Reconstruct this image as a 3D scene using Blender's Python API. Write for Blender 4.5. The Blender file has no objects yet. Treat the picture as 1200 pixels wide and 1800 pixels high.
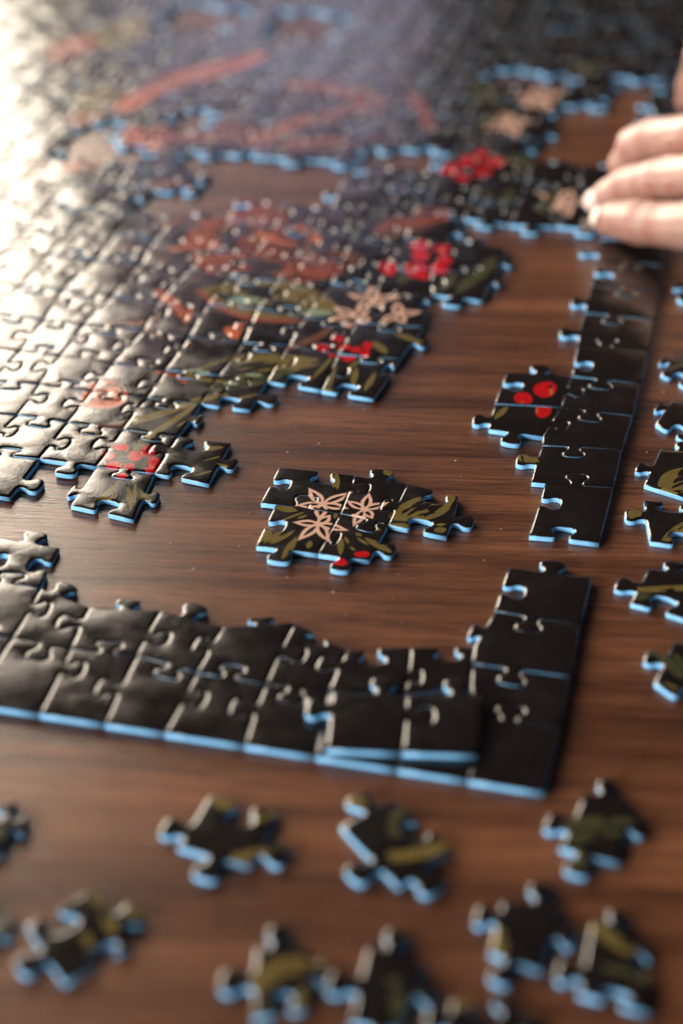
import bpy, bmesh, math, random
import numpy as np
from mathutils import Vector, Matrix
from mathutils.geometry import delaunay_2d_cdt

# ------------------------------------------------------------------ camera
S = bpy.context.scene
MM = 0.001
F_PX, CAM_H = 3165.0, 297.0            # focal length in 1200x1800 pixels, lens height (mm)
PITCH, YAW = math.radians(31.8), math.radians(13.8)
cd = bpy.data.cameras.new('camera')
cam = bpy.data.objects.new('camera', cd)
S.collection.objects.link(cam)
cam.location = (0, 0, CAM_H*MM)
cam.rotation_euler = (math.pi/2-PITCH, 0, YAW)
cd.sensor_fit = 'VERTICAL'; cd.sensor_height = 36; cd.sensor_width = 24
cd.lens = F_PX/1800*36
cd.clip_start = 0.02; cd.clip_end = 60
cd.dof.use_dof = True; cd.dof.focus_distance = 0.572; cd.dof.aperture_fstop = 4.9
cd.dof.aperture_blades = 0
S.camera = cam
S.render.resolution_x, S.render.resolution_y = 682, 1024

# ------------------------------------------------------------------ world and lamps
W = bpy.data.worlds.new('World'); S.world = W; W.use_nodes = True
bg = W.node_tree.nodes['Background']
bg.inputs[0].default_value = (0.62, 0.55, 0.60, 1); bg.inputs[1].default_value = 0.05
S.view_settings.view_transform = 'Standard'; S.view_settings.look = 'None'
S.view_settings.exposure = 0; S.view_settings.gamma = 1

TARGET = Vector((-0.16, 0.56, 0.0))
def area(name, az, el, dist, sx, sy, power, col, target=TARGET):
    """az: degrees to the left of +Y, el: degrees above the table"""
    l = bpy.data.lights.new(name, 'AREA'); l.shape = 'RECTANGLE'; l.size = sx; l.size_y = sy
    l.energy = power; l.color = col
    o = bpy.data.objects.new(name, l); S.collection.objects.link(o)
    a, e = math.radians(az), math.radians(el)
    o.location = target + Vector((-math.sin(a)*math.cos(e), math.cos(a)*math.cos(e), math.sin(e)))*dist
    o.rotation_euler = (target-o.location).to_track_quat('-Z', 'Y').to_euler()
    return o
area('window_light', 55.6, 18, 2.5, 2.7, 1.34, 215, (1.0, 0.86, 0.69))
area('front_light', 143, 14, 4.0, 2.6, 1.2, 320, (1.0, 0.97, 0.94))
area('far_window_light', 16, 13.5, 2.5, 0.55, 0.46, 0.8, (0.74, 0.72, 1.0))

# ------------------------------------------------------------------ helpers
def at(px, py, z=2.0):
    """the point (mm) of the level z that the photograph's pixel shows"""
    dx, dy = (px-600)/F_PX, (py-900)/F_PX
    h = math.cos(PITCH)-dy*math.sin(PITCH); dn = math.sin(PITCH)+dy*math.cos(PITCH)
    t = (CAM_H-z)/dn
    return np.array([t*(-h*math.sin(YAW)+dx*math.cos(YAW)), t*(h*math.cos(YAW)+dx*math.sin(YAW))])
def to_px(x, y, z=2.0):
    a = -x*math.sin(YAW)+y*math.cos(YAW); r = x*math.cos(YAW)+y*math.sin(YAW); d = CAM_H-z
    zc = a*math.cos(PITCH)+d*math.sin(PITCH); yc = d*math.cos(PITCH)-a*math.sin(PITCH)
    return 600+F_PX*r/zc, 900+F_PX*yc/zc
def inside(pt, poly):
    x, y = pt; X, Y = poly[:, 0], poly[:, 1]; X2, Y2 = np.roll(X, -1), np.roll(Y, -1)
    c = (Y > y) != (Y2 > y)
    with np.errstate(divide='ignore', invalid='ignore'):
        xi = (X2-X)*(y-Y)/(Y2-Y)+X
    return int(np.sum(c & (x < xi))) % 2 == 1

def link(o, parent=None):
    S.collection.objects.link(o)
    if parent: o.parent = parent
    return o
def thing(name, label, cat, loc=(0, 0, 0), group=None):
    o = link(bpy.data.objects.new(name, None)); o.location = loc; o.empty_display_size = 0.01
    o['label'] = label; o['category'] = cat
    if group: o['group'] = group
    return o

# ------------------------------------------------------------------ materials
def new_mat(name):
    m = bpy.data.materials.new(name); m.use_nodes = True
    nt = m.node_tree; b = nt.nodes['Principled BSDF']
    return m, nt, b
def nd(nt, typ, **kw):
    n = nt.nodes.new(typ)
    for k, v in kw.items():
        if hasattr(n, k): setattr(n, k, v)
        else: n.inputs[k].default_value = v
    return n

def print_mat(name, col, rough=0.12, var=0.25):
    """glossy printed paper with the faint linen tooth and slow waves of a pressed puzzle"""
    m, nt, b = new_mat(name); L = nt.links
    g = nd(nt, 'ShaderNodeNewGeometry')
    n1 = nd(nt, 'ShaderNodeTexNoise', Scale=120.0, Detail=2.0); L.new(g.outputs['Position'], n1.inputs['Vector'])
    n2 = nd(nt, 'ShaderNodeTexNoise', Scale=1500.0, Detail=2.0); L.new(g.outputs['Position'], n2.inputs['Vector'])
    b1 = nd(nt, 'ShaderNodeBump', Strength=0.13, Distance=0.0006); L.new(n1.outputs[0], b1.inputs['Height'])
    b2 = nd(nt, 'ShaderNodeBump', Strength=0.30, Distance=0.00010); L.new(n2.outputs[0], b2.inputs['Height'])
    L.new(b1.outputs[0], b2.inputs['Normal']); L.new(b2.outputs[0], b.inputs['Normal'])
    n3 = nd(nt, 'ShaderNodeTexNoise', Scale=420.0, Detail=4.0); L.new(g.outputs['Position'], n3.inputs['Vector'])
    mx = nd(nt, 'ShaderNodeMix', data_type='RGBA'); L.new(n3.outputs[0], mx.inputs[0])
    mx.inputs[6].default_value = (*[c*(1-var) for c in col], 1); mx.inputs[7].default_value = (*[c*(1+var) for c in col], 1)
    L.new(mx.outputs[2], b.inputs['Base Color'])
    n4 = nd(nt, 'ShaderNodeTexNoise', Scale=90.0, Detail=5.0, Roughness=0.65); L.new(g.outputs['Position'], n4.inputs['Vector'])
    mr = nd(nt, 'ShaderNodeMapRange'); L.new(n4.outputs[0], mr.inputs[0])
    mr.inputs[1].default_value = 0.35; mr.inputs[2].default_value = 0.7; mr.inputs[3].default_value = rough; mr.inputs[4].default_value = rough+0.14
    L.new(mr.outputs[0], b.inputs['Roughness']); b.inputs['IOR'].default_value = 1.5
    return m
M = {
 'black': print_mat('printed_black_paper', (0.0080, 0.0058, 0.0053)),
 'plum': print_mat('printed_plum_paper', (0.030, 0.020, 0.026)),
 'dusk_haze': print_mat('printed_dusk_and_haze_paper', (0.05, 0.045, 0.06)),
 'olive': print_mat('printed_olive_paper', (0.115, 0.085, 0.026), var=0.35),
 'moss': print_mat('printed_moss_paper', (0.042, 0.042, 0.020), var=0.35),
 'mint': print_mat('printed_mint_paper', (0.16, 0.20, 0.13)),
 'pink': print_mat('printed_pink_paper', (0.54, 0.33, 0.25), var=0.12),
 'red': print_mat('printed_red_paper', (0.37, 0.005, 0.008), var=0.3),
 'rust': print_mat('printed_rust_paper', (0.19, 0.040, 0.018), var=0.4),
 'orange': print_mat('printed_orange_paper', (0.36, 0.085, 0.035), var=0.25),
 'brown': print_mat('printed_brown_paper', (0.10, 0.042, 0.025), var=0.35),
}
MKEYS = list(M); MIDX = {k: i for i, k in enumerate(MKEYS)}

def card_mat():
    m, nt, b = new_mat('blue_pressed_card'); L = nt.links
    g = nd(nt, 'ShaderNodeNewGeometry')
    mp = nd(nt, 'ShaderNodeMapping'); mp.inputs['Scale'].default_value = (1, 1, 3.2); L.new(g.outputs['Position'], mp.inputs[0])
    n = nd(nt, 'ShaderNodeTexNoise', Scale=1500.0, Detail=6.0, Roughness=0.7); L.new(mp.outputs[0], n.inputs['Vector'])
    r = nd(nt, 'ShaderNodeValToRGB'); L.new(n.outputs[0], r.inputs[0])
    r.color_ramp.elements[0].position = 0.3; r.color_ramp.elements[0].color = (0.10, 0.36, 0.64, 1)
    r.color_ramp.elements[1].position = 0.7; r.color_ramp.elements[1].color = (0.27, 0.55, 0.82, 1)
    L.new(r.outputs[0], b.inputs['Base Color']); b.inputs['Roughness'].default_value = 0.75
    bp = nd(nt, 'ShaderNodeBump', Strength=0.5, Distance=0.0002); L.new(n.outputs[0], bp.inputs['Height'])
    L.new(bp.outputs[0], b.inputs['Normal'])
    return m
CARD = card_mat()

GRAIN = math.radians(10.5)
def wood_mat():
    m, nt, b = new_mat('walnut_veneer'); L = nt.links
    tc = nd(nt, 'ShaderNodeTexCoord')
    def mapped(sc, rot=GRAIN):
        r = nd(nt, 'ShaderNodeMapping'); r.inputs['Rotation'].default_value = (0, 0, -rot); L.new(tc.outputs['Object'], r.inputs[0])
        s = nd(nt, 'ShaderNodeMapping'); s.inputs['Scale'].default_value = sc; L.new(r.outputs[0], s.inputs[0]); return s
    def noise(sc, scale, detail, dist=0.0, rough=0.55):
        n = nd(nt, 'ShaderNodeTexNoise', Scale=scale, Detail=detail, Distortion=dist, Roughness=rough)
        L.new(mapped(sc).outputs[0], n.inputs['Vector']); return n
    broad = noise((1.5, 34, 1), 1.0, 3.5, 0.5)
    mid = noise((5, 130, 1), 1.0, 4.0, 0.2)
    fine = noise((30, 720, 1), 1.0, 4.0, 0.12, 0.75)
    pores = noise((62, 1350, 1), 1.0, 2.0, 0.0, 0.6)
    cloud = noise((5, 9, 1), 1.0, 2.0)
    def math2(op, a, bb):
        n = nd(nt, 'ShaderNodeMath', operation=op)
        for i, v in enumerate((a, bb)):
            if isinstance(v, (int, float)): n.inputs[i].default_value = v
            else: L.new(v, n.inputs[i])
        return n.outputs[0]
    v = math2('ADD', math2('MULTIPLY', broad.outputs[0], 0.40), math2('MULTIPLY', mid.outputs[0], 0.26))
    v = math2('ADD', v, math2('MULTIPLY', fine.outputs[0], 0.40))
    v = math2('ADD', v, math2('MULTIPLY', cloud.outputs[0], 0.12))
    r = nd(nt, 'ShaderNodeValToRGB'); L.new(v, r.inputs[0])
    e = r.color_ramp.elements
    e[0].position = 0.43; e[0].color = (0.022, 0.0075, 0.0040, 1)
    e[1].position = 0.71; e[1].color = (0.215, 0.087, 0.041, 1)
    k = e.new(0.51); k.color = (0.049, 0.0175, 0.0086, 1)
    k = e.new(0.59); k.color = (0.102, 0.0385, 0.0184, 1)
    pr = nd(nt, 'ShaderNodeMapRange'); L.new(pores.outputs[0], pr.inputs[0])
    pr.inputs[1].default_value = 0.30; pr.inputs[2].default_value = 0.47; pr.inputs[3].default_value = 0.45; pr.inputs[4].default_value = 1.0
    mul = nd(nt, 'ShaderNodeMix', data_type='RGBA', blend_type='MULTIPLY'); mul.inputs[0].default_value = 1.0
    L.new(r.outputs[0], mul.inputs[6]); L.new(pr.outputs[0], mul.inputs[7])
    L.new(mul.outputs[2], b.inputs['Base Color'])
    rr = nd(nt, 'ShaderNodeMapRange'); L.new(fine.outputs[0], rr.inputs[0])
    rr.inputs[3].default_value = 0.31; rr.inputs[4].default_value = 0.21
    L.new(rr.outputs[0], b.inputs['Roughness']); b.inputs['Specular IOR Level'].default_value = 0.5
    bp = nd(nt, 'ShaderNodeBump', Strength=0.35, Distance=0.0004); L.new(fine.outputs[0], bp.inputs['Height'])
    L.new(bp.outputs[0], b.inputs['Normal'])
    return m
WOOD = wood_mat()

# ------------------------------------------------------------------ table
def make_table():
    bm = bmesh.new()
    bmesh.ops.create_cube(bm, size=1.0)
    bmesh.ops.scale(bm, vec=(1.9, 2.1, 0.034), verts=bm.verts)
    bmesh.ops.bevel(bm, geom=bm.edges[:], offset=0.004, segments=3, affect='EDGES')
    bmesh.ops.translate(bm, vec=(0, 0, -0.017), verts=bm.verts)
    me = bpy.data.meshes.new('table'); bm.to_mesh(me); bm.free(); me.materials.append(WOOD)
    o = link(bpy.data.objects.new('table', me)); o.location = (-0.15, 0.72, 0)
    o['label'] = 'dark brown wood-grain table top under all the puzzle pieces'; o['category'] = 'table'
    return o
make_table()

# ------------------------------------------------------------------ printed motifs (mm on the z = 2 level)
MOTIFS = []                                   # (material key, ccw polygon Nx2, bbox)
def add_poly(mat, pts, px=True, smooth=0, z=2.0):
    p = np.array([at(*q, z) for q in pts] if px else pts, float)
    for _ in range(smooth):                   # Chaikin corner cutting
        q = np.roll(p, -1, 0); p = np.stack([0.75*p+0.25*q, 0.25*p+0.75*q], 1).reshape(-1, 2)
    x, y = p[:, 0], p[:, 1]
    if np.sum(x*np.roll(y, -1)-np.roll(x, -1)*y) < 0: p = p[::-1].copy()
    MOTIFS.append((mat, p, (*p.min(0), *p.max(0))))
def lens(mat, a, b, w, bend=0.0, mid=0.5, n=7, px=True, z=2.0, pw=0.8):
    a = np.array(at(*a, z) if px else a, float); b = np.array(at(*b, z) if px else b, float)
    d = b-a; L = np.hypot(*d); u = d/L; nn = np.array([-u[1], u[0]])
    ts = np.linspace(0, 1, n)
    def wid(t): return w*0.5*(math.sin(math.pi*(t**(math.log(0.5)/math.log(mid))))**pw if 0 < t < 1 else 0.0)
    up = [a+u*L*t+nn*(wid(t)+bend*4*t*(1-t)) for t in ts]
    dn = [a+u*L*t+nn*(-wid(t)+bend*4*t*(1-t)) for t in ts[1:-1]][::-1]
    add_poly(mat, up+dn, px=False)
def ellipse(mat, c, rx, ry, rot=0.0, n=14, wob=0.08, z=2.0):
    rg = random.Random(int(c[0]*31+c[1]*17)); ph = rg.uniform(0, 6); cr, sr = math.cos(math.radians(rot)), math.sin(math.radians(rot))
    pts = []
    for k in range(n):
        t = 2*math.pi*k/n; f = 1+wob*math.sin(2*t+ph)+wob*.6*math.sin(3*t-ph)
        x, y = rx*f*math.cos(t), ry*f*math.sin(t); pts.append((c[0]+x*cr-y*sr, c[1]+x*sr+y*cr))
    add_poly(mat, pts, z=z)
def stroke(mat, pts, w, px=True, taper=0.25, z=2.0):
    p = np.array([at(*q, z) for q in pts] if px else pts, float)
    for _ in range(2):
        q = [p[0]]
        for i in range(len(p)-1): q += [0.75*p[i]+0.25*p[i+1], 0.25*p[i]+0.75*p[i+1]]
        p = np.array(q+[p[-1]])
    d = np.gradient(p, axis=0); d /= np.linalg.norm(d, axis=1)[:, None]+1e-9
    nn = np.stack([-d[:, 1], d[:, 0]], 1); t = np.linspace(0, 1, len(p))
    wd = 0.5*w*(taper+(1-taper)*np.sin(math.pi*np.clip(t, 0.02, 0.98))**0.6)
    add_poly(mat, list(p+nn*wd[:, None])+list((p-nn*wd[:, None])[::-1]), px=False)
def brush(mat, pts, w):
    """a dry brush mark: thin broken strands side by side"""
    rg = random.Random(int(pts[0][0]*3+pts[0][1]*7+w)); p = np.array([at(*q) for q in pts], float)
    for _ in range(2):
        q = [p[0]]
        for i in range(len(p)-1): q += [0.75*p[i]+0.25*p[i+1], 0.25*p[i]+0.75*p[i+1]]
        p = np.array(q+[p[-1]])
    d = np.gradient(p, axis=0); d /= np.linalg.norm(d, axis=1)[:, None]+1e-9
    nn = np.stack([-d[:, 1], d[:, 0]], 1); N = len(p); k = max(3, int(w/2.1))
    env = np.sin(math.pi*np.linspace(0.06, 0.94, N))**0.7
    for j in range(k):
        off = ((j+0.5)/k-0.5)*w+rg.uniform(-.4, .4); a = 0
        while a < N-3:
            b = min(N, a+rg.randint(max(3, N//4), N)); 
            if b-a >= 3:
                alt = {'orange': 'rust', 'rust': 'brown', 'brown': 'rust'}.get(mat, mat)
                stroke(mat if rg.random() < 0.85 else alt, (p+nn*(off*env)[:, None])[a:b], rg.uniform(1.2, 2.8), px=False, taper=0.25)
            a = b+rg.randint(0, 2)
def flower(c, tips, w, core=True):
    """five open petals drawn as pink outlines around a dark slit"""
    for t in tips: lens('pink', c, t, w*0.80, mid=0.42, pw=1.15, n=9)
    C = at(*c)
    for t in tips:
        T = at(*t); a = C+(T-C)*0.12; b = C+(T-C)*0.74
        lens('black', a, b, w*0.30, mid=0.42, px=False, n=6)
    if core: lens('pink', (c[0]-7, c[1]+2), (c[0]+6, c[1]-2), w*0.7)
def leaf(mat, a, b, w, veins=4, bend=0.0, seed=0, vein='black', px=True, z=2.0):
    rg = random.Random(seed); lens(mat, a, b, w, bend=bend, n=11, px=px, z=z)
    A = np.array(at(*a, z) if px else a, float); B = np.array(at(*b, z) if px else b, float)
    d = B-A; L = np.hypot(*d); u = d/L; n = np.array([-u[1], u[0]])
    for k in range(veins):
        t0 = rg.uniform(0.08, 0.55); t1 = t0+rg.uniform(0.18, 0.38); s = (k+0.5)/veins-0.5
        off = s*w*0.75
        p = A+d*t0+n*(off*0.5+bend*4*t0*(1-t0)); q = A+d*t1+n*(off+bend*4*t1*(1-t1))
        lens(vein, p, q, rg.uniform(0.10, 0.2)*w, px=False, n=5)

def build_motifs():
    # --- large dim backdrop of the picture: plum figure with rust flowers
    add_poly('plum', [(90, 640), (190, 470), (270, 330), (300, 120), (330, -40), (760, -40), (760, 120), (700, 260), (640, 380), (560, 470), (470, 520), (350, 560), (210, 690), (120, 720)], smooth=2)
    add_poly('dusk_haze', [(330, 110), (420, 20), (640, 10), (700, 90), (690, 150), (560, 160), (430, 150)], smooth=2)  # bluish reflected haze over the far pieces, painted into the print colour
    # rust rose in the middle distance
    for pts, w, m in [
        ([(330, 440), (370, 395), (430, 380), (480, 395), (470, 420), (420, 425)], 15, 'rust'),
        ([(350, 470), (420, 440), (500, 445), (560, 470), (550, 490), (480, 485)], 16, 'rust'),
        ([(395, 350), (440, 355), (480, 375), (500, 410)], 13, 'rust'), ([(375, 415), (350, 450), (385, 480), (440, 470)], 11, 'rust'),
        ([(430, 345), (455, 350), (455, 400)], 13, 'rust'), ([(440, 405), (500, 420), (540, 450)], 9, 'brown'),
        ([(500, 470), (560, 485), (585, 470), (560, 455)], 13, 'rust'), ([(280, 400), (320, 380), (350, 390)], 7, 'rust'),
        ([(300, 440), (340, 425), (380, 435)], 6, 'orange'), ([(455, 410), (490, 425), (520, 425)], 5, 'orange'),
        ([(360, 520), (390, 510), (415, 540)], 4, 'orange'), ([(275, 510), (305, 535), (330, 560)], 5, 'orange'),
        ([(520, 400), (548, 410), (555, 425)], 7, 'orange')]:
        brush(m, pts, w)
    # far orange rose
    for pts, w, m in [
        ([(215, 195), (270, 155), (340, 135), (400, 118), (470, 95)], 20, 'orange'),
        ([(225, 225), (240, 255), (300, 250)], 16, 'orange'), ([(250, 240), (330, 232), (420, 235), (480, 250)], 26, 'rust'),
        ([(490, 150), (560, 150), (640, 165), (660, 185), (600, 205), (520, 215), (480, 240)], 17, 'rust'),
        ([(300, 215), (360, 205), (420, 215)], 14, 'brown'), ([(500, 260), (560, 245), (600, 255)], 18, 'rust'),
        ([(722, 165), (738, 185), (752, 205), (758, 232)], 8, 'rust'), ([(110, 225), (150, 205), (170, 185)], 14, 'orange'),
        ([(120, 300), (150, 285), (180, 290)], 12, 'orange'), ([(265, 330), (300, 325), (330, 335)], 10, 'rust')]:
        brush(m, pts, w)
    brush('rust', [(660, 410), (690, 390), (730, 378), (780, 372), (770, 388), (700, 400)], 9)
    brush('brown', [(660, 420), (720, 405), (770, 395)], 8)
    brush('brown', [(580, 450), (610, 445), (640, 470)], 8)
    rg = random.Random(78)
    for k in range(70):
        x, y = rg.uniform(325, 600), rg.uniform(345, 500)
        a = at(x, y); t = rg.uniform(-.9, 1.2); L = rg.uniform(4, 12)
        q = [a, a+np.array([math.cos(t), math.sin(t)])*L*.5+np.array([rg.uniform(-1.5, 1.5), rg.uniform(-1.5, 1.5)]), a+np.array([math.cos(t), math.sin(t)])*L]
        stroke(rg.choice(['black', 'black', 'brown', 'plum']), q, rg.uniform(.8, 2.4), px=False)
    rg = random.Random(77)
    for k in range(120):
        x, y = rg.uniform(150, 700), rg.uniform(60, 660)
        if not inside((x, y), np.array([(100, 640), (300, 120), (420, 60), (760, 60), (740, 300), (620, 420), (560, 600), (330, 640), (180, 690)], float)): continue
        a = at(x, y); t = rg.uniform(-.7, .9); L = rg.uniform(5, 16)
        q = [a, a+np.array([math.cos(t), math.sin(t)])*L*.5+np.array([rg.uniform(-2, 2), rg.uniform(-2, 2)]), a+np.array([math.cos(t), math.sin(t)])*L]
        stroke(rg.choice(['black', 'dusk_haze', 'dusk_haze', 'brown', 'brown', 'rust', 'black']), q, rg.uniform(.7, 2.0), px=False)
    # spiral bud at the left
    add_poly('orange', [(143, 697), (155, 677), (180, 668), (208, 672), (226, 690), (222, 708), (200, 719), (170, 719), (148, 712)], smooth=2)
    stroke('black', [(205, 700), (218, 690), (210, 678), (190, 676), (178, 690), (188, 704), (200, 700)], 1.6, taper=0.6)
    stroke('rust', [(160, 705), (168, 690), (182, 682)], 2.2)
    # leaves
    leaf('olive', (322, 664), (560, 632), 21, 9, seed=3); leaf('moss', (352, 690), (520, 650), 9, 3, seed=4)
    leaf('olive', (352, 508), (600, 545), 34, 8, seed=5); lens('mint', (400, 524), (470, 532), 7); lens('mint', (520, 550), (590, 552), 6)
    lens('mint', (330, 652), (365, 658), 4); lens('mint', (392, 673), (415, 676), 3); lens('mint', (430, 659), (462, 661), 3)
    stroke('rust', [(345, 510), (400, 550), (470, 566), (540, 564)], 3.5)
    stroke('rust', [(270, 655), (310, 660), (330, 676)], 2.5)
    add_poly('orange', [(392, 578), (428, 568), (424, 585), (416, 602), (404, 596)]); add_poly('orange', [(310, 553), (340, 542), (336, 560), (326, 570), (318, 560)])
    stroke('brown', [(500, 615), (550, 600), (585, 575)], 4); stroke('brown', [(520, 610), (560, 590)], 3)
    stroke('olive', [(165, 757), (240, 742), (300, 722), (352, 703), (400, 694)], 4.5); stroke('olive', [(245, 778), (290, 752), (340, 715)], 3)
    stroke('olive', [(262, 776), (300, 742), (352, 706)], 1.4); stroke('brown', [(130, 765), (180, 752), (230, 746)], 3)
    stroke('olive', [(120, 790), (150, 770), (190, 762)], 2); stroke('moss', [(100, 795), (140, 775), (176, 768)], 2.2)
    lens('olive', (235, 792), (262, 782), 4)
    # twiggy leaves of the lower border
    for a, b, w in [((168, 892), (214, 842), 2.4), ((160, 893), (196, 858), 1.3), ((226, 856), (231, 898), 1.9), ((238, 850), (236, 888), 1.4), ((250, 862), (262, 892), 2.6), ((180, 890), (205, 868), 1.6)]:
        lens('olive', a, b, w)
    for a, b, w in [((350, 792), (394, 786), 3.2), ((355, 812), (398, 800), 1.0), ((338, 838), (375, 828), 1.2), ((380, 815), (402, 822), 1.0)]:
        lens('olive', a, b, w)
    for a, b, w in [((350, 735), (380, 722), 2), ((310, 752), (336, 738), 1.6), ((405, 704), (455, 693), 1.6), ((545, 672), (600, 612), 1.8), ((575, 690), (592, 640), 1.6),
                    ((620, 680), (626, 645), 2.6), ((640, 690), (660, 655), 2.4), ((655, 600), (680, 625), 4), ((690, 585), (745, 605), 4), ((610, 650), (640, 628), 2), ((520, 650), (565, 640), 2)]:
        lens('olive', a, b, w)
    # berries: (centre, rx, ry)
    for c, rx, ry in [((212, 787), 14, 6), ((190, 803), 12, 8), ((238, 803), 13, 9), ((260, 795), 13, 9), ((200, 820), 16, 7), ((272, 815), 13, 10), ((228, 822), 9, 6), ((215, 838), 10, 5), ((265, 828), 12, 7), ((220, 790), 6, 4),
                      ((568, 611), 14, 7), ((594, 597), 11, 6), ((604, 611), 11, 6), ((625, 617), 10, 6), ((645, 610), 9, 8), ((590, 624), 12, 6), ((613, 630), 12, 6), ((641, 624), 9, 6),
                      ((682, 470), 14, 16), ((738, 432), 17, 10), ((738, 450), 17, 10), ((730, 475), 22, 12), ((776, 438), 14, 9), ((780, 458), 14, 9), ((770, 472), 14, 12), ((744, 486), 14, 6),
                      ((792, 298), 15, 10), ((820, 284), 14, 9), ((845, 271), 12, 7), ((868, 285), 16, 9), ((848, 304), 17, 7), ((812, 313), 13, 6), ((842, 288), 7, 5),
                      ((919, 702), 15.5, 12), ((954, 712 + 12), 14, 11), ((957, 686), 19.5, 15)]:
        ellipse('red', c, rx, ry)
    for c, rx, ry in [((968, 690), 4, 6), ((917, 711), 3, 3), ((943, 721), 2.5, 5)]: ellipse('orange', c, rx, ry)
    ellipse('black', (966, 681), 4, 3)
    # pink flowers of the main section
    flower((655, 528), [(655, 503), (708, 520), (675, 540), (625, 547), (608, 516)], 6.5)
    flower((622, 556), [(585, 540), (574, 566), (610, 578), (655, 570), (650, 545)], 6.5)
    flower((700, 553), [(697, 532), (742, 549), (708, 572), (668, 570), (690, 560)], 6)
    flower((945, 175), [(945, 152), (990, 160), (965, 195), (925, 190), (905, 170)], 11, False)
    flower((893, 215), [(855, 205), (880, 195), (935, 213), (905, 240), (850, 228)], 11, False)
    flower((985, 355), [(945, 340), (1005, 333), (1040, 356), (1002, 382), (950, 372)], 8, False)
    # dark greens at the right of the main section
    for a, b, w, m in [((800, 520), (850, 470), 6, 'moss'), ((830, 500), (870, 450), 7, 'moss'), ((770, 515), (800, 480), 5, 'moss'), ((700, 500), (715, 480), 5, 'moss'), ((860, 130), (835, 190), 14, 'moss'),
                       ((840, 230), (880, 190), 8, 'moss'), ((1000, 130), (1040, 110), 16, 'moss'), ((900, 270), (930, 300), 12, 'moss'), ((950, 380), (980, 330), 5, 'moss'), ((900, 330), (880, 370), 6, 'moss'), ((830, 330), (870, 350), 5, 'moss'),
                       ((250, 20), (180, 90), 30, 'olive'), ((200, 150), (140, 200), 26, 'olive'), ((60, 260), (40, 330), 16, 'brown'), ((160, 60), (90, 110), 24, 'rust')]:
        lens(m, a, b, w)
    # --- centre cluster
    flower((567, 888), [(542, 858), (620, 866), (613, 896), (560, 915), (519, 889)], 5.2)
    flower((560, 922), [(514, 919), (581, 906), (613, 934), (577, 955), (523, 952)], 5.0)
    flower((640, 897), [(649, 867), (684, 884), (655, 914), (620, 927), (608, 881)], 4.6)
    for a, b, w in [((482, 892), (524, 899), 3.6), ((497, 915), (537, 900), 1.2), ((522, 913), (540, 906), 1.4), ((583, 832), (587, 860), 1.8), ((591, 830), (593, 863), 1.9), ((455, 955), (476, 930), 4),
                    ((463, 957), (500, 930), 2.2), ((478, 958), (519, 933), 1.8), ((472, 958), (495, 942), 1.6), ((495, 985), (523, 944), 2.6), ((541, 966), (546, 952), 2.0), ((598, 978), (599, 944), 2.0), ((606, 944), (612, 958), 1.2),
                    ((589, 902), (592, 915), 1.8), ((624, 938), (636, 944), 1.6), ((626, 946), (648, 960), 1.4), ((640, 946), (690, 974), 3.0), ((615, 962), (624, 970), 1.2), ((660, 926), (668, 935), 1.0), ((682, 822), (690, 838), 5)]:
        lens('olive', a, b, w)
    ellipse('red', (597, 990), 13, 7); ellipse('red', (636, 976), 13, 6)
    leaf('olive', (690, 916), (800, 872), 13, 7, seed=9)
    for a, b, w in [((682, 910), (706, 902), 2.2), ((684, 924), (722, 926), 2.6), ((762, 935), (784, 930), 3.4), ((764, 924), (784, 922), 1.6), ((700, 892), (735, 881), 2.4), ((785, 872), (800, 868), 2)]:
        lens('olive', a, b, w)
    for a, b, w in [((713, 910), (752, 882), 1.6), ((742, 912), (790, 876), 1.8), ((790, 912), (805, 874), 2.6)]: lens('black', a, b, w)
    # --- right strip
    lens('olive', (902, 800), (948, 812), 5.5); lens('olive', (868, 738), (892, 714), 2.6); lens('olive', (834, 725), (875, 722), 1.2)
    lens('black', (915, 796), (920, 815), 0.8)
build_motifs()

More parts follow.
